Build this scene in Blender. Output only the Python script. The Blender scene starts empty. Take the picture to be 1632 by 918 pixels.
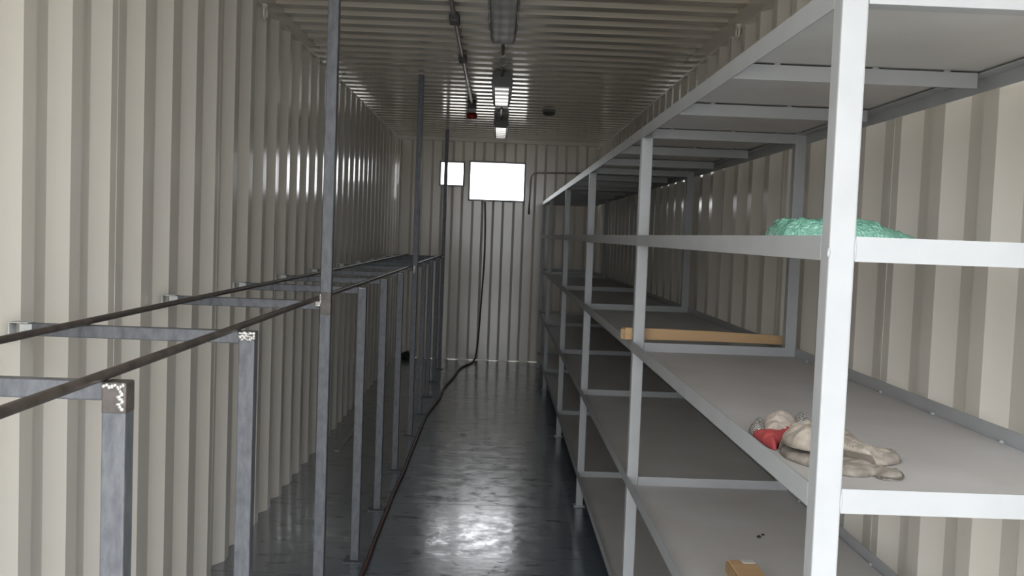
import bpy, bmesh, math, random
from mathutils import Vector, Matrix, noise

C = bpy.context.scene.collection
SC = bpy.context.scene
random.seed(7)

# ------------------------------------------------------------------ camera, sky, exposure
cam_d = bpy.data.cameras.new('camera'); cam = bpy.data.objects.new('camera', cam_d); C.objects.link(cam)
Rv = Vector((0.99918667, -0.01368821, 0.03792942)); Uv = Vector((-0.03713548, 0.0542182, 0.99783833)); Fv = Vector((0.01571509, 0.99843529, -0.05366579))
M = Matrix((Rv, Uv, -Fv)).transposed().to_4x4(); M.translation = (0, 0, 1.5387)
cam.matrix_world = M
cam_d.sensor_width = 36; cam_d.lens = 1561.63 / 1632 * 36; cam_d.clip_start = .02; cam_d.clip_end = 300
SC.camera = cam

W = bpy.data.worlds.new('overcast_sky'); SC.world = W; W.use_nodes = True
wn = W.node_tree; bg = wn.nodes['Background']
bg.inputs['Color'].default_value = (0.95, 0.975, 1.0, 1); bg.inputs['Strength'].default_value = 2.3
SC.view_settings.view_transform = 'Standard'; SC.view_settings.look = 'None'
SC.cycles.max_bounces = 16; SC.cycles.diffuse_bounces = 10; SC.cycles.glossy_bounces = 6
SC.view_settings.gamma = 1; SC.view_settings.exposure = 1.4; SC.view_settings.use_curve_mapping = False

def portal(name, loc, rx, sx, sy):
    l = bpy.data.lights.new(name, 'AREA'); l.shape = 'RECTANGLE'; l.size = sx; l.size_y = sy
    l.cycles.is_portal = True
    o = bpy.data.objects.new(name, l); C.objects.link(o); o.location = loc; o.rotation_euler = (rx, 0, 0)
XL, XR, Y0C, L, H = -1.2, 1.16, -0.11, 11.92, 2.69
portal('doorway_portal', (-.02, Y0C - .02, 1.345), math.pi / 2, 2.42, 2.69)
WINS = [(-.371, .288, 1.955, 2.408), (-.727, -.452, 2.118, 2.394)]
for (xa, xb, za, zb) in WINS:
    portal('window_portal', ((xa + xb) / 2, L + .09, (za + zb) / 2), -math.pi / 2, xb - xa, zb - za)

# ------------------------------------------------------------------ materials
def nt(name):
    m = bpy.data.materials.new(name); m.use_nodes = True
    t = m.node_tree; return m, t, t.nodes['Principled BSDF']
def nnode(t, kind, **kw):
    n = t.nodes.new(kind)
    for k, v in kw.items():
        if k in n.inputs.keys(): n.inputs[k].default_value = v
        else: setattr(n, k, v)
    return n
def rgb(c): return (c[0], c[1], c[2], 1)
def mottled(name, c1, c2, scale=6, rough=.4, rough2=None, metal=0., bump=0., bscale=40, spec=.5, stretch=(1, 1, 1), lo=.35, hi=.65, detail=5, coat=0.):
    m, t, p = nt(name)
    tc = nnode(t, 'ShaderNodeTexCoord'); mp = nnode(t, 'ShaderNodeMapping'); mp.inputs['Scale'].default_value = stretch
    t.links.new(tc.outputs['Object'], mp.inputs['Vector'])
    n = nnode(t, 'ShaderNodeTexNoise', Scale=scale, Detail=detail, Roughness=.6); t.links.new(mp.outputs[0], n.inputs['Vector'])
    r = nnode(t, 'ShaderNodeValToRGB'); r.color_ramp.elements[0].position = lo; r.color_ramp.elements[1].position = hi
    r.color_ramp.elements[0].color = rgb(c1); r.color_ramp.elements[1].color = rgb(c2)
    t.links.new(n.outputs['Fac'], r.inputs[0]); t.links.new(r.outputs[0], p.inputs['Base Color'])
    p.inputs['Metallic'].default_value = metal; p.inputs['Specular IOR Level'].default_value = spec
    p.inputs['Coat Weight'].default_value = coat; p.inputs['Coat Roughness'].default_value = .12
    if rough2 is None: p.inputs['Roughness'].default_value = rough
    else:
        mr = nnode(t, 'ShaderNodeMapRange'); mr.inputs['To Min'].default_value = rough; mr.inputs['To Max'].default_value = rough2
        mr.inputs['From Min'].default_value = .3; mr.inputs['From Max'].default_value = .7
        t.links.new(n.outputs['Fac'], mr.inputs['Value']); t.links.new(mr.outputs[0], p.inputs['Roughness'])
    if bump:
        b = nnode(t, 'ShaderNodeTexNoise', Scale=bscale, Detail=3); t.links.new(mp.outputs[0], b.inputs['Vector'])
        bn = nnode(t, 'ShaderNodeBump', Strength=bump, Distance=.002); t.links.new(b.outputs['Fac'], bn.inputs['Height']); t.links.new(bn.outputs[0], p.inputs['Normal'])
    return m
CREAM = mottled('cream_gloss_paint', (.735, .70, .635), (.77, .735, .67), scale=1.3, rough=.13, rough2=.18, bump=.012, bscale=5, lo=.3, hi=.7)
CREAM_C = mottled('cream_gloss_roof_paint', (.70, .645, .555), (.74, .685, .595), scale=1.3, rough=.12, rough2=.15, coat=1., bump=.008, bscale=5, lo=.3, hi=.7)
CREAM_C.node_tree.nodes['Principled BSDF'].inputs['Coat Weight'].default_value = 1
CREAM_C.node_tree.nodes['Principled BSDF'].inputs['Coat IOR'].default_value = 1.75
RACK = mottled('pale_grey_rack_paint', (.375, .39, .405), (.41, .425, .44), scale=8, rough=.42, bump=.08, bscale=30)
SHELF = mottled('dusty_grey_shelf_paint', (.535, .52, .51), (.62, .615, .62), scale=3.5, rough=.55, rough2=.7, bump=.06, bscale=60, lo=.3, hi=.72, detail=8)
STEEL = mottled('bluish_mill_scale_steel', (.098, .105, .12), (.168, .176, .193), scale=55, rough=.42, rough2=.55, metal=.25, bump=.12, bscale=120, stretch=(1, 1, .35))
STEEL_B = mottled('browned_bar_steel', (.06, .05, .044), (.12, .10, .088), scale=22, rough=.4, metal=.25, bump=.15, bscale=90)
BURN = mottled('heat_blued_steel', (.075, .066, .062), (.14, .125, .118), scale=25, rough=.45, metal=.3)
WELD = mottled('bright_weld_metal', (.42, .41, .39), (.78, .77, .74), scale=60, rough=.3, metal=.7, bump=.6, bscale=180)
PRIMER = mottled('pale_bracket_paint', (.48, .50, .49), (.62, .64, .62), scale=30, rough=.45)
GALV = mottled('galvanised_conduit', (.22, .22, .215), (.32, .32, .31), scale=20, rough=.28, metal=.6)
DARKBOX = mottled('dark_grey_fitting', (.07, .07, .07), (.10, .10, .10), scale=20, rough=.5)
HOUS = mottled('grey_lamp_housing', (.13, .13, .125), (.17, .17, .165), scale=5, rough=.4)
def _ribbed(m):
    t = m.node_tree; p = t.nodes['Principled BSDF']; tc = nnode(t, 'ShaderNodeTexCoord')
    w = nnode(t, 'ShaderNodeTexWave', Scale=1.6, Distortion=.4); w.bands_direction = 'Y'; t.links.new(tc.outputs['Object'], w.inputs['Vector'])
    b = nnode(t, 'ShaderNodeBump', Strength=.25, Distance=.01); t.links.new(w.outputs['Fac'], b.inputs['Height']); t.links.new(b.outputs[0], p.inputs['Normal']); return m
DIFF = mottled('glossy_lamp_diffuser', (.20, .20, .195), (.24, .24, .235), scale=4, rough=.08, spec=.9, coat=.6); _ribbed(DIFF)
RED = mottled('red_plastic', (.30, .012, .015), (.36, .02, .02), scale=20, rough=.35)
CABLE = mottled('dark_red_brown_rubber', (.06, .026, .022), (.11, .05, .042), scale=6, rough=.45)
CARD = mottled('tan_cardboard', (.52, .33, .17), (.60, .40, .22), scale=12, rough=.75, stretch=(.3, 2, 2))
CARD_D = mottled('cardboard_edge', (.36, .24, .12), (.48, .33, .18), scale=60, rough=.8)
TAPE = mottled('pale_tape', (.6, .6, .6), (.72, .72, .72), scale=20, rough=.3)
GLOVE = mottled('soiled_beige_cotton', (.30, .255, .21), (.50, .45, .39), scale=22, rough=.9, bump=.7, bscale=260, lo=.25, hi=.7)
SEAM = mottled('dark_seam_stitching', (.10, .09, .08), (.16, .145, .13), scale=60, rough=.9)
GLOVE_D = mottled('grimy_cotton', (.25, .225, .195), (.40, .365, .32), scale=30, rough=.9, bump=.7, bscale=260)
CUFFM = mottled('pale_cream_cotton', (.56, .48, .42), (.68, .61, .55), scale=40, rough=.9, bump=.6, bscale=240)
REDC = mottled('faded_red_cloth', (.46, .06, .07), (.56, .10, .10), scale=40, rough=.8, bump=.4, bscale=240)
SCRAP = mottled('sooty_scrap', (.02, .02, .02), (.045, .043, .04), scale=30, rough=.8)
FLATBAR = mottled('dull_flat_bar', (.36, .37, .375), (.44, .45, .455), scale=12, rough=.45, metal=.3)
GROUND = mottled('pale_gravel_yard', (.34, .32, .29), (.42, .40, .37), scale=3, rough=.9)

def mesh_knit():
    m, t, p = nt('grey_dotted_knit')
    tc = nnode(t, 'ShaderNodeTexCoord'); ck = nnode(t, 'ShaderNodeTexChecker', Scale=210)
    ck.inputs['Color1'].default_value = (.62, .6, .58, 1); ck.inputs['Color2'].default_value = (.10, .10, .10, 1)
    t.links.new(tc.outputs['Object'], ck.inputs['Vector']); t.links.new(ck.outputs['Color'], p.inputs['Base Color']); p.inputs['Roughness'].default_value = .85
    return m
KNIT = mesh_knit()

def floor_mat():
    m, t, p = nt('scuffed_blue_grey_floor_paint')
    tc = nnode(t, 'ShaderNodeTexCoord')
    geo = nnode(t, 'ShaderNodeNewGeometry')
    n1 = nnode(t, 'ShaderNodeTexNoise', Scale=2.2, Detail=8, Roughness=.65); t.links.new(geo.outputs['Position'], n1.inputs['Vector'])
    r1 = nnode(t, 'ShaderNodeValToRGB'); e = r1.color_ramp.elements
    e[0].position = .3; e[0].color = (.064, .088, .120, 1); e[1].position = .72; e[1].color = (.125, .158, .200, 1)
    t.links.new(n1.outputs['Fac'], r1.inputs[0])
    mp = nnode(t, 'ShaderNodeMapping'); mp.inputs['Scale'].default_value = (5.5, 15, 1); t.links.new(geo.outputs['Position'], mp.inputs['Vector'])
    n2 = nnode(t, 'ShaderNodeTexNoise', Scale=1.0, Detail=5, Roughness=.7, Distortion=.8); t.links.new(mp.outputs[0], n2.inputs['Vector'])
    r2 = nnode(t, 'ShaderNodeValToRGB'); e = r2.color_ramp.elements
    e[0].position = .57; e[0].color = (0, 0, 0, 1); e[1].position = .70; e[1].color = (1, 1, 1, 1); t.links.new(n2.outputs['Fac'], r2.inputs[0])
    mx = nnode(t, 'ShaderNodeMix', data_type='RGBA'); t.links.new(r2.outputs[0], mx.inputs[0]); t.links.new(r1.outputs[0], mx.inputs[6]); mx.inputs[7].default_value = (.014, .015, .017, 1)
    # pale dry scratches
    mp3 = nnode(t, 'ShaderNodeMapping'); mp3.inputs['Scale'].default_value = (26, 2.4, 1); mp3.inputs['Rotation'].default_value = (0, 0, .35); t.links.new(geo.outputs['Position'], mp3.inputs['Vector'])
    n3 = nnode(t, 'ShaderNodeTexNoise', Scale=1.0, Detail=3, Distortion=1.2); t.links.new(mp3.outputs[0], n3.inputs['Vector'])
    r3 = nnode(t, 'ShaderNodeValToRGB'); e = r3.color_ramp.elements
    e[0].position = .69; e[0].color = (0, 0, 0, 1); e[1].position = .78; e[1].color = (.5, .5, .5, 1); t.links.new(n3.outputs['Fac'], r3.inputs[0])
    mx2 = nnode(t, 'ShaderNodeMix', data_type='RGBA'); t.links.new(r3.outputs[0], mx2.inputs[0]); t.links.new(mx.outputs[2], mx2.inputs[6]); mx2.inputs[7].default_value = (.19, .2, .21, 1)
    t.links.new(mx2.outputs[2], p.inputs['Base Color'])
    mr = nnode(t, 'ShaderNodeMapRange'); mr.inputs['From Min'].default_value = .3; mr.inputs['From Max'].default_value = .7; mr.inputs['To Min'].default_value = .26; mr.inputs['To Max'].default_value = .38
    p.inputs['Coat Weight'].default_value = 1; p.inputs['Coat IOR'].default_value = 1.85; p.inputs['Coat Roughness'].default_value = .085; p.inputs['Specular IOR Level'].default_value = .8
    t.links.new(n1.outputs['Fac'], mr.inputs['Value']); 
    ad = nnode(t, 'ShaderNodeMath', operation='ADD'); t.links.new(mr.outputs[0], ad.inputs[0])
    ml = nnode(t, 'ShaderNodeMath', operation='MULTIPLY'); ml.inputs[1].default_value = .4; t.links.new(r2.outputs[0], ml.inputs[0]); t.links.new(ml.outputs[0], ad.inputs[1])
    t.links.new(ad.outputs[0], p.inputs['Roughness'])
    n5 = nnode(t, 'ShaderNodeTexNoise', Scale=9, Detail=8, Roughness=.75); t.links.new(geo.outputs['Position'], n5.inputs['Vector'])
    m5 = nnode(t, 'ShaderNodeMapRange'); m5.inputs['From Min'].default_value = .38; m5.inputs['From Max'].default_value = .62; m5.inputs['To Min'].default_value = .06; m5.inputs['To Max'].default_value = .27
    t.links.new(n5.outputs['Fac'], m5.inputs['Value']); t.links.new(m5.outputs[0], p.inputs['Coat Roughness'])
    bn = nnode(t, 'ShaderNodeBump', Strength=.05, Distance=.004); t.links.new(n2.outputs['Fac'], bn.inputs['Height'])
    n4 = nnode(t, 'ShaderNodeTexNoise', Scale=26, Detail=6); t.links.new(geo.outputs['Position'], n4.inputs['Vector'])
    bn2 = nnode(t, 'ShaderNodeBump', Strength=.17, Distance=.002); t.links.new(n4.outputs['Fac'], bn2.inputs['Height']); t.links.new(bn.outputs[0], bn2.inputs['Normal'])
    t.links.new(bn2.outputs[0], p.inputs['Normal']); t.links.new(bn2.outputs[0], p.inputs['Coat Normal'])
    return m
FLOOR = floor_mat()
def glass_mat():
    m = bpy.data.materials.new('clear_window_glass'); m.use_nodes = True; t = m.node_tree; t.nodes.clear()
    o = nnode(t, 'ShaderNodeOutputMaterial'); mix = nnode(t, 'ShaderNodeMixShader'); mix.inputs[0].default_value = .07
    tr = nnode(t, 'ShaderNodeBsdfTransparent'); gl = nnode(t, 'ShaderNodeBsdfGlossy'); gl.inputs['Roughness'].default_value = .03
    t.links.new(tr.outputs[0], mix.inputs[1]); t.links.new(gl.outputs[0], mix.inputs[2]); t.links.new(mix.outputs[0], o.inputs[0]); return m
GLASS = glass_mat()
def bag_mat():
    m, t, p = nt('green_plastic_film')
    p.inputs['Base Color'].default_value = (.30, .70, .56, 1); p.inputs['Roughness'].default_value = .16; p.inputs['Coat Weight'].default_value = 1; p.inputs['Coat Roughness'].default_value = .07; p.inputs['Coat IOR'].default_value = 2.0
    tc = nnode(t, 'ShaderNodeTexCoord'); vo = nnode(t, 'ShaderNodeTexVoronoi', Scale=42); vo.feature = 'F1'; t.links.new(tc.outputs['Object'], vo.inputs['Vector'])
    nz = nnode(t, 'ShaderNodeTexNoise', Scale=30, Detail=4); t.links.new(tc.outputs['Object'], nz.inputs['Vector']); t.links.new(nz.outputs['Color'], vo.inputs['Vector'])
    vo.inputs['Scale'].default_value = 9
    bn = nnode(t, 'ShaderNodeBump', Strength=.8, Distance=.006); t.links.new(vo.outputs['Distance'], bn.inputs['Height']); t.links.new(bn.outputs[0], p.inputs['Normal']); t.links.new(bn.outputs[0], p.inputs['Coat Normal'])
    p.inputs['Specular IOR Level'].default_value = .7
    tl = nnode(t, 'ShaderNodeBsdfTranslucent'); tl.inputs[0].default_value = (.12, .75, .52, 1)
    mix = nnode(t, 'ShaderNodeMixShader'); mix.inputs[0].default_value = .3
    t.links.new(p.outputs[0], mix.inputs[1]); t.links.new(tl.outputs[0], mix.inputs[2])
    t.links.new(mix.outputs[0], t.nodes['Material Output'].inputs[0]); return m
BAG = bag_mat()

# ------------------------------------------------------------------ helpers
class B:
    """collects shapes, then links them as one mesh object"""
    def __init__(s): s.bm = bmesh.new()
    def box(s, x0, x1, y0, y1, z0, z1, bev=0., seg=1):
        r = bmesh.ops.create_cube(s.bm, size=1); vs = r['verts']
        for v in vs: v.co = Vector(((x0 + x1) / 2 + v.co.x * (x1 - x0), (y0 + y1) / 2 + v.co.y * (y1 - y0), (z0 + z1) / 2 + v.co.z * (z1 - z0)))
        if bev:
            es = list({e for v in vs for e in v.link_edges})
            bmesh.ops.bevel(s.bm, geom=es, offset=bev, segments=seg, affect='EDGES', profile=.5)
        return s
    def tube(s, pts, r, n=10, cap=True, smooth=True):
        pts = [Vector(p) for p in pts]; rings = []; up = None
        for i, p in enumerate(pts):
            d = (pts[min(i + 1, len(pts) - 1)] - pts[max(i - 1, 0)]).normalized()
            if up is None:
                up = Vector((0, 0, 1)) if abs(d.z) < .9 else Vector((1, 0, 0))
            a = d.cross(up).normalized(); up = a.cross(d).normalized()
            rr = r[i] if isinstance(r, (list, tuple)) else r
            rings.append([s.bm.verts.new(p + (a * math.cos(2 * math.pi * k / n) + up * math.sin(2 * math.pi * k / n)) * rr) for k in range(n)])
        for A, Bq in zip(rings, rings[1:]):
            for k in range(n):
                f = s.bm.faces.new((A[k], A[(k + 1) % n], Bq[(k + 1) % n], Bq[k])); f.smooth = smooth
        if cap:
            s.bm.faces.new(rings[0][::-1]); s.bm.faces.new(rings[-1])
        return s
    def prism(s, prof, axis, a, b):
        """closed 2D profile extruded along an axis"""
        def P(u, v, w): return {'x': (w, u, v), 'y': (u, w, v), 'z': (u, v, w)}[axis]
        A = [s.bm.verts.new(P(u, v, a)) for u, v in prof]; Q = [s.bm.verts.new(P(u, v, b)) for u, v in prof]
        n = len(prof)
        for k in range(n): s.bm.faces.new((A[k], A[(k + 1) % n], Q[(k + 1) % n], Q[k]))
        s.bm.faces.new(A[::-1]); s.bm.faces.new(Q); return s
    def blob(s, c, rx, ry, rz, seed=0, amp=.25, sub=2):
        r = bmesh.ops.create_icosphere(s.bm, subdivisions=sub, radius=1)
        for v in r['verts']:
            k = 1 + amp * noise.noise(v.co * 2.3 + Vector((seed * 3.1, seed, 0)))
            v.co = Vector((c[0] + v.co.x * rx * k, c[1] + v.co.y * ry * k, c[2] + v.co.z * rz * k))
            for f in v.link_faces: f.smooth = True
        return s
    def mesh(s, name, mat):
        bmesh.ops.recalc_face_normals(s.bm, faces=s.bm.faces)
        me = bpy.data.meshes.new(name); s.bm.to_mesh(me); s.bm.free(); me.materials.append(mat); return me
    def obj(s, name, mat, parent=None, loc=(0, 0, 0)):
        return put(name, s.mesh(name, mat), parent, loc)
def put(name, me, parent=None, loc=(0, 0, 0)):
    o = bpy.data.objects.new(name, me); C.objects.link(o); o.location = loc
    if parent: o.parent = parent
    return o
def empty(name, loc=(0, 0, 0)):
    o = bpy.data.objects.new(name, None); C.objects.link(o); o.location = loc; o.empty_display_size = .1; return o
def tag(o, label, cat, group=None):
    o['label'] = label; o['category'] = cat
    if group: o['group'] = group
    return o
def struct(o, label=None):
    o['kind'] = 'structure'
    if label: o['label'] = label
    return o
def copy_tree(o, parent=None, loc=None):
    c = o.copy(); C.objects.link(c)
    if parent: c.parent = parent
    if loc is not None: c.location = loc
    for ch in list(o.children): copy_tree(ch, c)
    return c

# ------------------------------------------------------------------ container shell
# corrugated side walls: slope in, inner flat, slope out, outer flat; pitch 278 mm
PIT = .278; DEP = .036
def side_profile(y, ystart):
    u = (y - ystart) % PIT
    if u < .068: return DEP * (1 - u / .068)
    if u < .138: return 0.
    if u < .206: return DEP * (u - .138) / .068
    return DEP
def side_wall(side, xin, ystart, name, label):
    sg = -1 if side == 'left' else 1
    b = B()                                                  # bottom rail of the wall
    b.box(min(xin + sg * (DEP + .004), xin + sg * .07), max(xin + sg * (DEP + .004), xin + sg * .07), Y0C, L, -.06, .06, .003)
    w = struct(b.obj(name, CREAM), label)
    ks = [k for k in range(-60, 60)]
    brk = []
    for k in ks:
        for d in (0, .068, .138, .206): brk.append(ystart + k * PIT + d)
    seams = [ystart + .118 + PIT * (1 + 4 * k) for k in range(-4, 12)]
    ends = [Y0C] + [s for s in seams if Y0C + .2 < s < L - .2] + [L + .055]
    for a, c in zip(ends, ends[1:]):
        ys = [a] + [q for q in sorted(brk) if a + .002 < q < c - .002] + [c]
        bb = B(); bot = []; top = []; bot2 = []; top2 = []
        for y in ys:
            x = xin + sg * side_profile(y, ystart)
            for lst, xx, z in ((bot, x, .0), (top, x, H), (bot2, x + sg * .002, 0.), (top2, x + sg * .002, H)): lst.append(bb.bm.verts.new((xx, y, z)))
        for i in range(len(ys) - 1):
            bb.bm.faces.new((bot[i], bot[i + 1], top[i + 1], top[i])); bb.bm.faces.new((bot2[i], top2[i], top2[i + 1], bot2[i + 1]))
            bb.bm.faces.new((bot[i], bot2[i], bot2[i + 1], bot[i + 1])); bb.bm.faces.new((top[i], top[i + 1], top2[i + 1], top2[i]))
        if c < L - .1:                                        # weld seam closing the panel
            x = xin + sg * .001
            bb.tube([(x, c, .02), (x, c, 1.3), (x, c, H - .06)], .0022, 6)
        bb.obj('wall_panel', CREAM, w)
    return w
WL = side_wall('left', XL, 2.697, 'wall_left', 'cream corrugated steel wall behind the unpainted steel frame')
WR = side_wall('right', XR, 2.51, 'wall_right', 'cream corrugated steel wall behind the grey shelving')
# top rails
for n, (xa, xb), zb in (('trim_1', (XL - .045, XL + .004), 2.622), ('trim_2', (XR - .004, XR + .045), 2.60)):
    b = B(); b.box(xa, xb, Y0C, L, zb, H + .03, .006, 2); struct(b.obj(n, CREAM_C), 'cream top rail between wall and roof')
# roof: corrugations run across the container, pitch 209 mm
RP = .209; RD = .022
def roof():
    base = B(); base.box(XL - .05, XR + .05, Y0C, Y0C + .05, H, H + .06, .004)
    c = struct(base.obj('ceiling', CREAM_C), 'cream corrugated steel roof with cross ribs')
    y = Y0C + .05; k0 = 0; pts = []
    while y < L + .05:
        pts += [(y, 0), (y + .088, 0), (y + .1045, RD), (y + .1925, RD)]; y += RP
    pts = [p for p in pts if p[0] < L + .04] + [(L + .04, 0)]
    per = 4 * 5
    for i in range(0, len(pts) - 1, per):
        seg = pts[i:i + per + 1]
        bb = B(); vs = []
        for (yy, dz) in seg:
            vs.append([bb.bm.verts.new((x, yy, H + dz + t)) for x, t in ((XL - .04, 0), (XR + .04, 0), (XR + .04, .002), (XL - .04, .002))])
        for P, Q in zip(vs, vs[1:]):
            bb.bm.faces.new((P[0], P[1], Q[1], Q[0])); bb.bm.faces.new((P[3], Q[3], Q[2], P[2]))
        bb.tube([(XL, seg[-1][0], H + .001), (XR, seg[-1][0], H + .001)], .0025, 6)
        bb.obj('roof_panel', CREAM_C, c)
roof()
# end wall, pitch 250 mm, with two window openings
def end_wall():
    b = B(); b.box(XL - .04, XR + .04, L - .012, L + .06, 2.645, H + .03, .005)      # header rail
    b.box(XL - .04, XR + .04, L + .03, L + .06, -.03, .03, .003)
    w = struct(b.obj('wall_back', CREAM), 'cream corrugated end wall with two bright windows')
    D = .032; x = XL - .04; prof = [(x, D)]; x = XL + .006
    while x < XR + .04:
        prof += [(x, D), (x + .101, D), (x + .131, 0), (x + .220, 0)]; x += .25
    def depth(xx):
        for (xa, da), (xb, db) in zip(prof, prof[1:]):
            if xa <= xx <= xb and xb > xa: return da + (db - da) * (xx - xa) / (xb - xa)
        return D
    xs = sorted(set([p[0] for p in prof if p[0] <= XR + .04] + [v for q in WINS for v in q[:2]] + [XR + .04]))
    zs = sorted(set([0.004, 2.66] + [v for q in WINS for v in q[2:]]))
    splits = [xs[0], XL + .25 * 3 + .18, XL + .25 * 7 + .06, xs[-1]]
    splits[1] = min(xs, key=lambda v: abs(v + .82)); splits[2] = min(xs, key=lambda v: abs(v - .43))
    for a, c in zip(splits, splits[1:]):
        bb = B(); sub = [v for v in xs if a - 1e-6 <= v <= c + 1e-6]; g = {}
        def V(i, j, back):
            k = (i, j, back)
            if k not in g: g[k] = bb.bm.verts.new((sub[i], L + depth(sub[i]) + (.002 if back else 0), zs[j]))
            return g[k]
        for i in range(len(sub) - 1):
            for j in range(len(zs) - 1):
                mx, mz = (sub[i] + sub[i + 1]) / 2, (zs[j] + zs[j + 1]) / 2
                if any(q[0] < mx < q[1] and q[2] < mz < q[3] for q in WINS): continue
                for back in (0, 1):
                    bb.bm.faces.new((V(i, j, back), V(i + 1, j, back), V(i + 1, j + 1, back), V(i, j + 1, back)))
        bb.obj('wall_panel', CREAM, w)
end_wall()
for n, (xa, xb, za, zb) in enumerate(WINS):
    o = struct(empty('window_%d' % (n + 1), ((xa + xb) / 2, L, za)), ['large bright window in the end wall', 'small bright window left of the large one'][n])
    b = B(); t = .016; cx = (xa + xb) / 2
    x0, x1, h = xa - cx, xb - cx, zb - za
    b.box(x0 - t, x1 + t, -.008, .075, -t, .004, .002); b.box(x0 - t, x1 + t, -.008, .075, h - .004, h + t, .002)
    b.box(x0 - t, x0 + .004, -.008, .075, .004, h - .004, .002); b.box(x1 - .004, x1 + t, -.008, .075, .004, h - .004, .002)
    b.obj('window_frame', mottled('grey_window_frame', (.30, .30, .31), (.36, .36, .37), rough=.4), o)
    B().box(x0, x1, .045, .05, 0, h).obj('pane', GLASS, o)
# floor
fl = struct(B().box(XL - .05, XR + .05, Y0C, L + .05, -.16, -.03).obj('floor', SCRAP), 'dark blue-grey painted floor')
edges = [Y0C] + [.7 + 1.2 * k for k in range(10)] + [L + .045]
for a, c in zip(edges, edges[1:]):
    B().box(XL - .036, XR + .036, a + .0015, c - .0015, -.028, 0, .0015).obj('floor_panel', FLOOR, fl)
g = B(); g.box(-45, 45, -50, 60, -.30, -.20); struct(g.obj('ground', GROUND), 'pale yard outside the container')

# lashing rings on the top rails
for sx, xx, lab in ((1, XL + .004, 'small cream lashing ring under the left top rail'), (-1, XR - .004, 'small cream lashing ring under the right top rail')):
    o = tag(empty('lashing_ring', (xx, 4.89, 2.60)), lab, 'ring')
    pts = [(sx * .012, .032 * math.cos(a), -.018 + .032 * math.sin(a)) for a in [2 * math.pi * k / 20 for k in range(21)]]
    B().tube(pts, .006, 8, cap=False).obj('ring', CREAM, o)
    B().box(min(0, sx * .022), max(0, sx * .022), -.016, .016, .002, .024, .003).obj('bracket', CREAM, o)

# ------------------------------------------------------------------ grey shelving on the right
XF, XB, PW, BH = .5006, 1.052, .040, .038
YP = [1.4766, 3.5188, 5.5382, 7.4857, 9.8108, 11.388]
ZL = [.2061, .6791, 1.1696, 1.5565, 1.9422]
rack = tag(empty('shelving_rack', (XF, YP[0], 0)), 'long pale grey welded steel shelving with five levels along the right wall', 'shelf')
RO = Vector((XF, YP[0], 0))
def rput(name, me, x, y, z): return put(name, me, rack, Vector((x, y, z)) - RO)
# square tube posts
post_me = B().box(0, PW, 0, PW, .004, ZL[4], .003, 2).mesh('post', RACK)
plate_me = B().box(-.012, PW + .012, -.008, PW + .008, 0, .006, .001).mesh('foot_plate', RACK)
for y in YP:
    for x in (XF, XB):
        p = rput('post', post_me, x, y, 0)
        put('foot_plate', plate_me, p, (0, 0, 0))
ANG = .0035
def angle_y(w, h, sgn, flip):
    """angle profile along y: upright leg at u=0, flange to sgn; flip puts the flange at the top"""
    if not flip: return [(0, 0), (sgn * w, 0), (sgn * w, ANG), (sgn * ANG, ANG), (sgn * ANG, h), (0, h)]
    return [(0, 0), (sgn * ANG, 0), (sgn * ANG, h - ANG), (sgn * w, h - ANG), (sgn * w, h), (0, h)]
for bi in range(5):
    ya, yb = YP[bi] + PW, YP[bi + 1]
    ln = yb - ya
    meF = B().prism(angle_y(.036, BH, 1, False), 'y', 0, ln).mesh('front_beam', RACK)
    meB = B().prism(angle_y(.036, BH, -1, False), 'y', 0, ln).mesh('back_beam', RACK)
    meF5 = B().prism(angle_y(.036, BH, 1, True), 'y', 0, ln).mesh('front_beam', RACK)
    meB5 = B().prism(angle_y(.036, BH - .004, -1, True), 'y', 0, ln).mesh('back_beam', RACK)
    meS = B().box(0, XB + PW - XF - .012, 0, ln + PW - .008, 0, .0025, .0008).mesh('shelf_panel', SHELF)
    for li, z in enumerate(ZL):
        rput('front_beam', meF5 if li == 4 else meF, XF, ya, z - BH); rput('back_beam', meB5 if li == 4 else meB, XB + PW, ya, z - BH)
        if li < 4:
            rput('shelf_panel', meS, XF + .006, YP[bi] + .006, z - BH + ANG + .0003)
        else:
            rput('shelf_panel', meS, XF + .006, YP[bi] + .006, z + .0005)
meC = B().prism([(0, 0), (.036, 0), (.036, ANG), (ANG, ANG), (ANG, BH), (0, BH)], 'x', 0, XB - XF - PW).mesh('cross_beam', RACK)
meC5 = B().prism([(0, 0), (ANG, 0), (ANG, BH - .0045 - ANG), (.036, BH - .0045 - ANG), (.036, BH - .0045), (0, BH - .0045)], 'x', 0, XB - XF - ANG).mesh('cross_beam', RACK)
meD = B().blob((0, .003, BH - .002), .010, .003, .0032, 3, .2, 1).mesh('weld_dot', RACK)
def dots(o):
    for q in (.1, .32, .48): put('weld_dot', meD, o, (q, 0, 0))
for i, y in enumerate(YP):
    for li, z in enumerate(ZL):
        if li < 4 or i == 0: rput('cross_beam', meC, XF + PW, y if li < 4 or i else y, z - BH)
        else:
            o = rput('cross_beam', meC5, XF + ANG, y, z - BH); dots(o)
for i in range(5):
    n = 3
    for k in range(1, n):
        y = YP[i] + (YP[i + 1] - YP[i]) * k / n + (.03 if k == 1 and i == 0 else 0)
        o = rput('cross_beam', meC5, XF + ANG, y, ZL[4] - BH); dots(o)
# weld beads where the shelf plate meets the back beam, near bay
wb = B().blob((0, 0, 0), .006, .010, .005, 2, .3, 1).mesh('weld_bead', RACK)
for li in (1, 2):
    for k in range(6): rput('weld_bead', wb, XB + PW - .007, 1.72 + .33 * k, ZL[li] - BH + .008)
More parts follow.
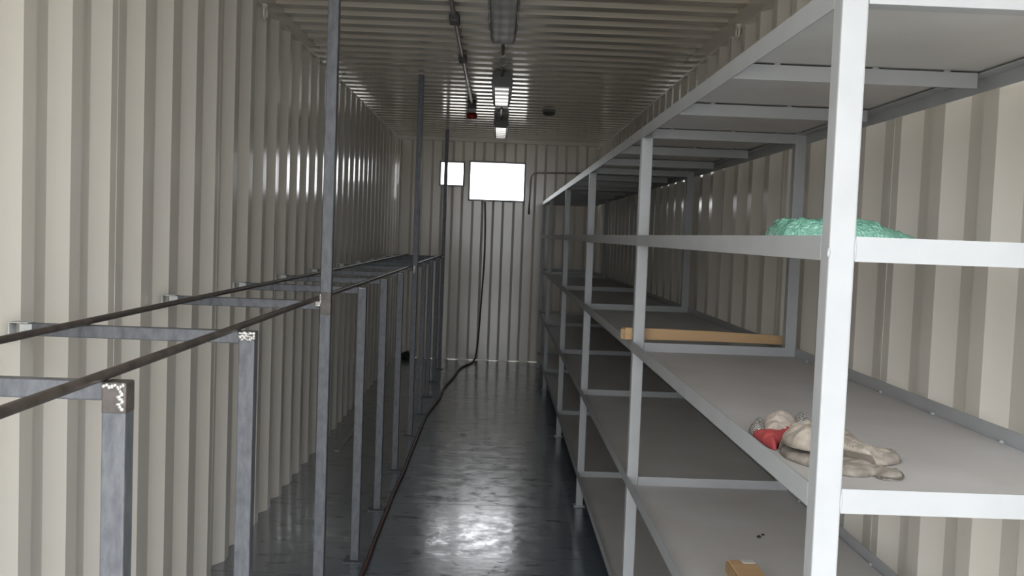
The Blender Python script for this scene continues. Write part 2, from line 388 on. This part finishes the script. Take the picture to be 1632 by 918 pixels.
# weld seams at the near post
for li in (2, 3):
    b = B()
    b.blob((0, .0012, 0), .0022, .0022, .018, li, .5, 2)
    rput('weld_bead', b.mesh('weld_bead', RACK), XF + PW, YP[0] - .0005, ZL[li] - BH / 2)
b = B(); b.blob((0, .001, 0), .003, .0024, .009, 9, .6, 2); rput('weld_bead', b.mesh('weld_bead', RACK), XF, YP[0], ZL[3] - .026)

# ------------------------------------------------------------------ raw steel frame on the left
LX, LW, LZ = -.5941, .0393, 1.276
YL = [.78, 1.5851, 2.4239, 3.5254, 4.48, 5.3296, 6.2343, 7.3163, 8.2, 9.0955, 10.0295, 11.0028]
TALL = (3, 7, 11)
fr = tag(empty('steel_frame', (LX, YL[0], 0)), 'unpainted dark steel rack frame of legs, crossbars and two round bars', 'frame')
FO = Vector((LX, YL[0], 0))
def fput(name, me, x, y, z): return put(name, me, fr, Vector((x, y, z)) - FO)
leg_me = B().box(-LW, 0, 0, LW, .005, LZ, .003, 2).mesh('leg', STEEL)
tall_me = B().box(-LW, 0, 0, LW, .005, H, .003, 2).mesh('tall_post', STEEL)
bar_me = B().box(XL + .028, LX - LW, .005, .035, LZ - .031, LZ, .003, 2)
bar_me = bar_me.mesh('crossbar', STEEL)
foot_me = B().box(-.068, .023, -.03, .07, 0, .006, .001).mesh('foot_plate', STEEL)
def bracket_mesh():
    b = B()
    b.box(XL + .026, XL + .056, .0028, .0055, LZ - .030, LZ - .001, .0006)
    b.box(XL + .002, XL + .050, -.004, .034, LZ + .0005, LZ + .003, .0006)
    b.box(XL + .001, XL + .0045, -.004, .034, LZ - .045, LZ + .0005, .0006)
    return b.mesh('wall_bracket', PRIMER)
br_me = bracket_mesh()
def weld_patch(pts, seed, r=.006, flat=.45):
    b = B(); random.seed(seed)
    for (x, z) in pts:
        b.blob((x, -.001, z), r * random.uniform(.8, 1.3), r * flat, r * random.uniform(.7, 1.2), random.random() * 20, .5, 1)
    return b.mesh('weld', WELD)
for i, y in enumerate(YL):
    tall = i in TALL
    lg = fput('tall_post' if tall else 'leg', tall_me if tall else leg_me, LX, y, 0)
    put('foot_plate', foot_me, lg)
    fput('crossbar', bar_me, 0, y, 0)
    fput('wall_bracket', br_me, 0, y, 0)
    if i == 1:
        pts = [(-.036 + .0045 * k, LZ - .006 + .002 * math.sin(k * 2)) for k in range(8)] + [(-.012 + .003 * (k % 3), LZ - .010 - .0042 * k) for k in range(9)]
        put('weld', weld_patch(pts, 3, .0045), lg)
        b = B(); b.box(-LW - .0004, .0004, -.0004, LW + .0004, LZ - .052, LZ + .0004, .003, 2); put('scorched_band', b.mesh('scorched_band', BURN), lg)
    elif i == 2:
        pts = [(-.036 + .0048 * (k % 8), LZ - .006 - .0062 * (k // 8) + random.uniform(-.002, .002)) for k in range(24)]
        put('weld', weld_patch(pts, 4, .0052), lg)
    elif i == 3:
        pts = [(-LW - .014 + .004 * (k % 4), LZ - .004 - .006 * (k // 4)) for k in range(12)] + [(-LW + .002, LZ + .022 - .007 * k) for k in range(5)]
        put('weld', weld_patch(pts, 5, .006, .9), lg)
        b = B(); b.box(-LW - .0004, .0004, -.0004, LW + .0004, LZ - .05, LZ + .035, .003, 2); put('scorched_band', b.mesh('scorched_band', BURN), lg)
    elif i == 7:
        pts = [(-LW + .006 + .005 * (k % 3) + .004, LZ + .006 - .008 * (k // 3)) for k in range(24)]
        put('weld', weld_patch(pts, 6, .0065), lg)
    elif i > 3:
        pts = [(-.034 + .005 * k, LZ - .004) for k in range(6)]
        put('weld', weld_patch(pts, 6 + i, .0035), lg)
for x, nm in ((LX - LW - .006, 'front bar'), (-1.012, 'back bar')):
    b = B(); pts = []
    for k in range(60):
        y = .55 + (11.03 - .55) * k / 59
        pts.append((x + .004 * math.sin(y * 1.3), y, LZ + .0092 + (.0 if nm == 'back bar' else .0)))
    bar = b.tube(pts, .0088, 12).obj('round_bar', STEEL_B, fr, -FO)
    for i, y in enumerate(YL[1:7]):
        wbd = B(); wbd.blob((x + .004 * math.sin(y * 1.3) - .008, y + .012, LZ + .003), .007, .010, .005, i, .6, 2)
        wbd.obj('weld', BURN, bar)

# ------------------------------------------------------------------ ceiling fittings
def lamp_proto():
    o = empty('batten_light', (-.015, 0, H)); ln = 1.10
    B().prism([(-.052, -.002), (-.067, -.03), (-.067, -.058), (.067, -.058), (.067, -.03), (.052, -.002)], 'y', .012, ln - .012).obj('housing', HOUS, o)
    b = B(); b.prism([(-.062, -.060), (-.060, -.092), (-.050, -.106), (.050, -.106), (.060, -.092), (.062, -.060)], 'y', .014, ln - .014)
    b.obj('diffuser', DIFF, o)
    cap = B().prism([(-.053, 0), (-.070, -.03), (-.069, -.088), (-.056, -.110), (.056, -.110), (.069, -.088), (.070, -.03), (.053, 0)], 'y', 0, .016).mesh('end_cap', HOUS)
    put('end_cap', cap, o); put('end_cap', cap, o, (0, ln - .016, 0))
    clip = B(); clip.box(.0665, .074, -.014, .014, -.078, -.044, .002); clip.box(.071, .077, -.009, .009, -.072, -.030, .002); cm = clip.mesh('clip', GALV)
    clip2 = B(); clip2.box(-.074, -.0665, -.014, .014, -.078, -.044, .002); clip2.box(-.077, -.071, -.009, .009, -.072, -.030, .002); cm2 = clip2.mesh('clip', GALV)
    for k in range(4):
        put('clip', cm, o, (0, .16 + k * .26, 0)); put('clip', cm2, o, (0, .16 + k * .26, 0))
    gl = B().tube([(0, 0, -.026), (0, -.035, -.026)], .013, 10).mesh('cable_gland', DARKBOX)
    put('cable_gland', gl, o); put('cable_gland', gl, o, (0, ln + .035, 0))
    return o
lp = lamp_proto(); lp.location.y = 4.33
LAB = ['nearest grey batten ceiling light cut by the top of the photo', 'middle ceiling batten light with the window mirrored in its cover', 'farthest ceiling batten light, nearest the end windows']
tag(lp, LAB[0], 'light', 'batten lights along the ceiling')
for k, y in ((1, 6.97), (2, 9.62)):
    c = copy_tree(lp, None, (-.015, y, H)); c['label'] = LAB[k]
def conduit(name, label, pts, r, boxes, rings):
    o = tag(empty(name, pts[0]), label, 'pipe'); P0 = Vector(pts[0])
    B().tube([Vector(p) - P0 for p in pts], r, 10).obj('tube', GALV, o)
    for q in boxes:
        q = Vector(q) - P0; b = B(); b.box(q.x - .022, q.x + .022, q.y - .035, q.y + .035, q.z - .02, q.z + .022, .004, 2); b.obj('junction_box', DARKBOX, o)
    for q in rings:
        q = Vector(q) - P0; b = B(); b.tube([q + Vector((0, -.012, 0)), q + Vector((0, .012, 0))], r + .006, 10); b.box(q.x - .034, q.x + .034, q.y - .010, q.y + .010, q.z + r - .002, q.z + r + .002, .0005)
        b.obj('saddle_clip', GALV, o)
    return o
zc = 2.664
conduit('light_conduit', 'short metal conduit joining the nearest and middle ceiling lights', [(-.015, 5.47, zc), (-.015, 6.2, zc), (-.015, 6.93, zc)], .011, [(-.015, 5.72, zc)], [(-.015, 6.2, zc), (-.015, 6.55, zc)])
conduit('light_conduit', 'short metal conduit joining the middle and farthest ceiling lights', [(-.015, 8.11, zc), (-.015, 8.9, zc), (-.015, 9.58, zc)], .011, [(-.015, 8.35, zc)], [(-.015, 9.2, zc)])
zc = 2.658
cn = conduit('alarm_conduit', 'long metal ceiling conduit left of the lights, ending above the red alarm', [(-.275, .35, zc), (-.272, 4, zc), (-.27, 7, zc), (-.272, 8.62, zc)], .013, [], [(-.272, y, zc) for y in (1.5, 2.7, 3.9, 5.2, 6.36, 7.5)])
b = B(); b.box(.002 - .034, .002 + .034, 8.55 - .35, 8.85 - .35, -.038, .026, .006, 2); b.obj('junction_box', DARKBOX, cn)
b = B(); b.box(-.024, .030, 5.15 - .35, 5.26 - .35, -.024, .02, .006, 2); b.obj('junction_box', DARKBOX, cn)
b = B(); b.box(-.022, .030, 6.31 - .35, 6.42 - .35, -.022, .02, .006, 2); b.obj('junction_box', DARKBOX, cn)
al = tag(empty('alarm_sounder', (-.285, 9.07, 2.69)), 'round red alarm sounder on the ceiling at the end of the left conduit', 'alarm')
B().tube([(0, 0, 0), (0, 0, -.05)], .038, 20).obj('base', DARKBOX, al)
B().tube([(0, 0, -.05), (0, 0, -.056), (0, 0, -.09), (0, 0, -.102)], [.040, .049, .049, .030], 24).obj('sounder', RED, al)
sm = tag(empty('smoke_detector', (.42, 9.05, 2.69)), 'small dark round smoke detector on the ceiling right of the lights', 'detector')
B().tube([(0, 0, .002), (0, 0, -.016)], .062, 24).obj('base', HOUS, sm)
B().tube([(0, 0, -.016), (0, 0, -.036), (0, 0, -.046)], [.058, .050, .030], 24).obj('cover', DARKBOX, sm)
# conduit on the end wall
yw = L - .016
pts = [(1.13, yw, 2.322), (.8, yw, 2.316), (.45, yw, 2.306)] + [(.45 - .083 * math.sin(a) , yw, 2.306 - .083 * (1 - math.cos(a))) for a in [math.pi / 12 * k for k in range(1, 7)]] + [(.362, yw, 2.0), (.357, yw, 1.85)]
ec = tag(empty('wall_conduit', (.357, yw, 1.85)), 'thin bent conduit on the end wall right of the large window', 'pipe')
B().tube([Vector(p) - Vector((.357, yw, 1.85)) for p in pts], .010, 10).obj('tube', GALV, ec)
B().tube([(0, 0, .0), (0, 0, -.05)], .014, 12).obj('coupling', GALV, ec)
# cable from the window to the floor and along the legs
cr = .0105; yc = L - cr - .001
cp = [(-.179, yc, 1.935), (-.165, yc, 1.6), (-.163, yc, 1.2), (-.18, yc, .75), (-.202, yc, .26), (-.225, yc - .01, .05), (-.235, yc - .05, .016), (-.26, 11.6, cr), (-.30, 11.42, cr), (-.38, 11.05, cr), (-.425, 10.3, cr), (-.48, 9.65, cr), (-.488, 9.0, cr), (-.518, 8.575, cr), (-.545, 8.15, cr), (-.550, 7.765, cr), (-.550, 7.42, cr), (-.551, 7.1, cr), (-.552, 6.6, cr), (-.548, 6.19, cr), (-.556, 5.75, cr), (-.555, 5.29, cr), (-.556, 4.95, cr), (-.552, 4.6, cr), (-.550, 4.45, cr), (-.552, 4.2, cr), (-.555, 3.9, cr), (-.55, 3.5, cr), (-.545, 3.0, cr), (-.55, 2.4, cr), (-.55, 1.6, cr), (-.55, 1.0, cr), (-.53, .3, cr)]
def catmull(p, n=6):
    p = [Vector(q) for q in p]; out = []
    for i in range(len(p) - 1):
        a, b_, c, d = p[max(i - 1, 0)], p[i], p[i + 1], p[min(i + 2, len(p) - 1)]
        for k in range(n):
            t = k / n; out.append(.5 * ((2 * b_) + (c - a) * t + (2 * a - 5 * b_ + 4 * c - d) * t * t + (3 * b_ - a - 3 * c + d) * t ** 3))
    return out + [p[-1]]
tag(B().tube(catmull(cp), cr, 10).obj('cable', CABLE), 'dark red-brown cable running down the end wall and along the floor', 'cable')

# ------------------------------------------------------------------ loose things
def sd_poly(px, py, P):
    d = 1e9; inside = False; n = len(P); j = n - 1
    for i in range(n):
        ax, ay = P[j]; bx, by = P[i]; ex, ey = bx - ax, by - ay; wx, wy = px - ax, py - ay
        t = max(0, min(1, (wx * ex + wy * ey) / (ex * ex + ey * ey + 1e-12))); dx, dy = wx - ex * t, wy - ey * t
        d = min(d, dx * dx + dy * dy)
        if (ay > py) != (by > py) and px < (bx - ax) * (py - ay) / (by - ay + 1e-12) + ax: inside = not inside
        j = i
    d = math.sqrt(d); return -d if inside else d
def smooth_poly(P, n=5):
    q = catmull([(x, y, 0) for x, y in P + P[:1]], n); return [(v.x, v.y) for v in q[:-1]]
def pillow(name, P, mat, parent, z0, hfun, dmax=.03, res=.005, wr=(.004, 60), seed=0, lift=None, expo=.5, org=(0, 0, 0)):
    """a soft closed shape on an outline: rises from its rim, wrinkled on top"""
    P = smooth_poly(P); xs = [p[0] for p in P]; ys = [p[1] for p in P]
    nx = int((max(xs) - min(xs)) / res) + 3; ny = int((max(ys) - min(ys)) / res) + 3
    b = B(); g = {}
    for i in range(nx):
        for j in range(ny):
            x, y = min(xs) - res + i * res, min(ys) - res + j * res
            g[i, j] = [x, y, sd_poly(x, y, P)]
    cells = [(i, j) for i in range(nx - 1) for j in range(ny - 1) if sum(1 for q in ((i, j), (i + 1, j), (i + 1, j + 1), (i, j + 1)) if g[q][2] < 0) >= 3 or all(g[q][2] < res * .6 for q in ((i, j), (i + 1, j), (i + 1, j + 1), (i, j + 1)))]
    cnt = {}
    for i, j in cells:
        for e in (((i, j), (i + 1, j)), ((i + 1, j), (i + 1, j + 1)), ((i, j + 1), (i + 1, j + 1)), ((i, j), (i, j + 1))): cnt[e] = cnt.get(e, 0) + 1
    rim = {q for e, c in cnt.items() if c == 1 for q in e}
    top, bot = {}, {}
    used = {q for i, j in cells for q in ((i, j), (i + 1, j), (i + 1, j + 1), (i, j + 1))}
    for q in used:
        x, y, d = g[q]
        if q in rim:
            for _ in range(3):
                e = .0007; d = sd_poly(x, y, P)
                gx = (sd_poly(x + e, y, P) - d) / e; gy = (sd_poly(x, y + e, P) - d) / e; m2 = gx * gx + gy * gy + 1e-6
                x -= d * gx / m2; y -= d * gy / m2
            d = 0
        t = min(1, max(0, -d) / dmax); prof = (1 - (1 - t) ** 2) ** expo
        zl = lift(x, y) if lift else 0
        nz = noise.noise(Vector((x * wr[1], y * wr[1], seed))) + .5 * noise.noise(Vector((x * wr[1] * 2.3, y * wr[1] * 2.3, seed + 9)))
        rid = 1 - abs(noise.noise(Vector((x * wr[1] * .8, y * wr[1] * 1.4, seed + 4)))) * 2
        z = z0 + zl + hfun(x, y) * prof + wr[0] * prof * (nz + .6 * rid)
        v = b.bm.verts.new((x - org[0], y - org[1], max(z, z0 + zl + .0006) - org[2])); top[q] = v
        bot[q] = v if q in rim else b.bm.verts.new((x - org[0], y - org[1], z0 + zl - org[2]))
    for i, j in cells:
        q = ((i, j), (i + 1, j), (i + 1, j + 1), (i, j + 1))
        f = b.bm.faces.new([top[k] for k in q]); f.smooth = True
        bs = [bot[k] for k in q]
        if set(bs) != set(top[k] for k in q):
            try: b.bm.faces.new(bs[::-1])
            except ValueError: pass
    return b.obj(name, mat, parent)
ZP3 = ZL[2] - BH + ANG + .003       # top of the third shelf plate
low = [(.56, 1.878), (.557, 1.813), (.582, 1.751), (.625, 1.694), (.662, 1.691), (.677, 1.704), (.681, 1.676), (.705, 1.669), (.725, 1.686), (.735, 1.719), (.736, 1.751), (.713, 1.728), (.702, 1.766), (.667, 1.812), (.62, 1.909)]
top = [(.565, 1.903), (.606, 1.991), (.648, 2.072), (.677, 2.089), (.691, 2.074), (.714, 2.06), (.746, 2.026), (.761, 2.006), (.745, 1.91), (.745, 1.88), (.772, 1.875), (.778, 1.829), (.745, 1.793), (.703, 1.769), (.691, 1.767), (.664, 1.802), (.636, 1.816), (.60, 1.78), (.57, 1.80), (.56, 1.83)]
o = tag(empty('work_glove', (.63, 1.75, ZP3)), 'flattened grimy beige work glove lying underneath the red cuffed one', 'glove'); og = (.63, 1.75, ZP3)
pillow('hand', low, GLOVE_D, o, ZP3, lambda x, y: .012, .022, .0045, (.004, 45), 2, org=og)
rimp = catmull([(.681, 1.678, 0), (.705, 1.671, 0), (.724, 1.687, 0), (.733, 1.719, 0), (.732, 1.745, 0), (.713, 1.727, 0), (.700, 1.764, 0)], 6)
B().tube([(p.x - og[0], p.y - og[1], .004) for p in rimp], .0022, 6).obj('hem', SEAM, o)
o = tag(empty('work_glove', (.66, 1.9, ZP3)), 'soiled beige work glove with red band and dotted grey knit at the cuff', 'glove'); og = (.66, 1.9, ZP3)
def lift_top(x, y):
    return .022 * max(0, min(1, (.013 - sd_poly(x, y, low)) / .016))
pillow('hand', top, GLOVE, o, ZP3 + .001, lambda x, y: .030 - .013 * max(0, min(1, (x - .62) / .14)), .05, .004, (.0085, 36), 5, lift=lift_top, org=og)
pillow('fingertip', [(.742, 1.872), (.772, 1.875), (.781, 1.829), (.748, 1.79), (.722, 1.80), (.728, 1.845)], GLOVE_D, o, ZP3 + .0008, lambda x, y: .016, .022, .004, (.004, 80), 7, lift=lift_top, org=og)
pillow('cuff', [(.572, 2.035), (.592, 2.116), (.619, 2.185), (.665, 2.209), (.686, 2.190), (.668, 2.104), (.63, 2.03), (.59, 1.98), (.574, 1.98)], CUFFM, o, ZP3 + .0006, lambda x, y: .026, .04, .0045, (.008, 40), 11, org=og)
pillow('knit_patch', [(.545, 2.05), (.558, 2.095), (.583, 2.15), (.605, 2.148), (.585, 2.06), (.572, 2.012), (.548, 2.012)], KNIT, o, ZP3 + .0004, lambda x, y: .024, .03, .004, (.003, 60), 13, org=og)
pillow('knit_patch', [(.655, 2.11), (.68, 2.183), (.70, 2.215), (.714, 2.19), (.70, 2.10), (.684, 2.071), (.658, 2.08)], KNIT, o, ZP3 + .0004, lambda x, y: .030, .03, .004, (.003, 60), 17, org=og)
pillow('red_band', [(.545, 2.023), (.562, 2.034), (.584, 2.010), (.62, 2.06), (.655, 2.116), (.664, 2.092), (.615, 1.99), (.575, 1.925), (.556, 1.890), (.545, 1.937)], REDC, o, ZP3 + .0008, lambda x, y: .020, .03, .0035, (.004, 60), 19, org=og)

# green bag on the fourth shelf
ZP4 = ZL[3] - BH + ANG + .003
def bag_h(x, y): return .062 - .034 * max(0, min(1, (x - .70) / .12))
bag = pillow('plastic_bag', [(.540, 1.86), (.60, 1.82), (.70, 1.81), (.77, 1.83), (.822, 1.875), (.80, 1.95), (.72, 2.06), (.60, 2.07), (.548, 2.02), (.534, 1.94)], BAG, None, ZP4, bag_h, .034, .004, (.0075, 46), 23, expo=.42)
tag(bag, 'crumpled green plastic bag on the fourth shelf behind the nearest post', 'bag')
# cardboard strip lying across the third shelf, resting on the front and back lips
cb = tag(empty('cardboard_strip', (.50, 3.66, ZL[2])), 'long folded tan cardboard strip lying across the third shelf behind the second post', 'cardboard')
def cbz(x): return .044 - .010 * (x / .55)
b = B(); v = []
for x in (-.018, .12, .3, .45, .572):
    sag = .003 * math.sin((x + .02) / .59 * math.pi)
    v.append([b.bm.verts.new((x, -.055 + .02 * x, .0008 + sag)), b.bm.verts.new((x, -.055 + .02 * x, cbz(x) + sag)), b.bm.verts.new((x, .025 + .02 * x, cbz(x) - .006 + sag)), b.bm.verts.new((x, .025 + .02 * x, .0008 + sag))])
for P, Q in zip(v, v[1:]):
    for k in range(4): b.bm.faces.new((P[k], P[(k + 1) % 4], Q[(k + 1) % 4], Q[k]))
b.bm.faces.new(v[0]); b.bm.faces.new(v[-1][::-1])
b.obj('sleeve', CARD, cb)
b = B(); b.prism([(-.056, .002), (-.050, .038), (-.044, .040), (-.030, .010), (-.034, .002)], 'x', -.034, -.0185); b.obj('end_flap', CARD_D, cb)
# small box on the second shelf
ZP2 = ZL[1] - BH + ANG + .003
cx = tag(empty('cardboard_box', (.69, 2.5, ZP2)), 'small tan cardboard box with a pale taped corner on the second shelf', 'box')
B().box(-.035, .037, -.22, .11, 0, .034, .002).obj('carton', CARD, cx)
B().box(-.041, -.0355, -.22, .108, .001, .030, .001).obj('side_flap', CARD_D, cx)
B().box(.000, .034, .085, .1125, .0335, .0352, .0006).obj('tape', TAPE, cx)
# crumbs of dirt on the second shelf
for k, (x, y, r) in enumerate(((.846, 2.955, .005), (.826, 2.93, .0065))):
    tag(B().blob((0, 0, r * .55), r, r * 1.2, r * .6, k, .5, 2).obj('dirt_crumb', SCRAP, None, (x, y, ZP2)), ['smaller black dirt crumb on the bare second shelf plate', 'larger black dirt crumb on the bare second shelf plate'][k], 'dirt')
# flat bar offcut on the floor behind the legs and a sooty scrap at the end wall
b = B(); b.box(-.02, .02, 0, 1.21, 0, .006, .001); fb = b.obj('flat_bar', FLATBAR, None, (-1.065, 6.74, .0)); fb.rotation_euler = (0, 0, -.02)
tag(fb, 'loose grey flat steel bar lying on the floor behind the frame legs', 'bar')
b = B(); b.blob((0, 0, .035), .055, .035, .05, 31, .9, 3)
for v_ in b.bm.verts: v_.co.z = max(0, v_.co.z)
tag(b.obj('rubber_scrap', SCRAP, None, (-1.06, 11.78, 0)), 'small black crumpled scrap on the floor at the end wall', 'scrap')
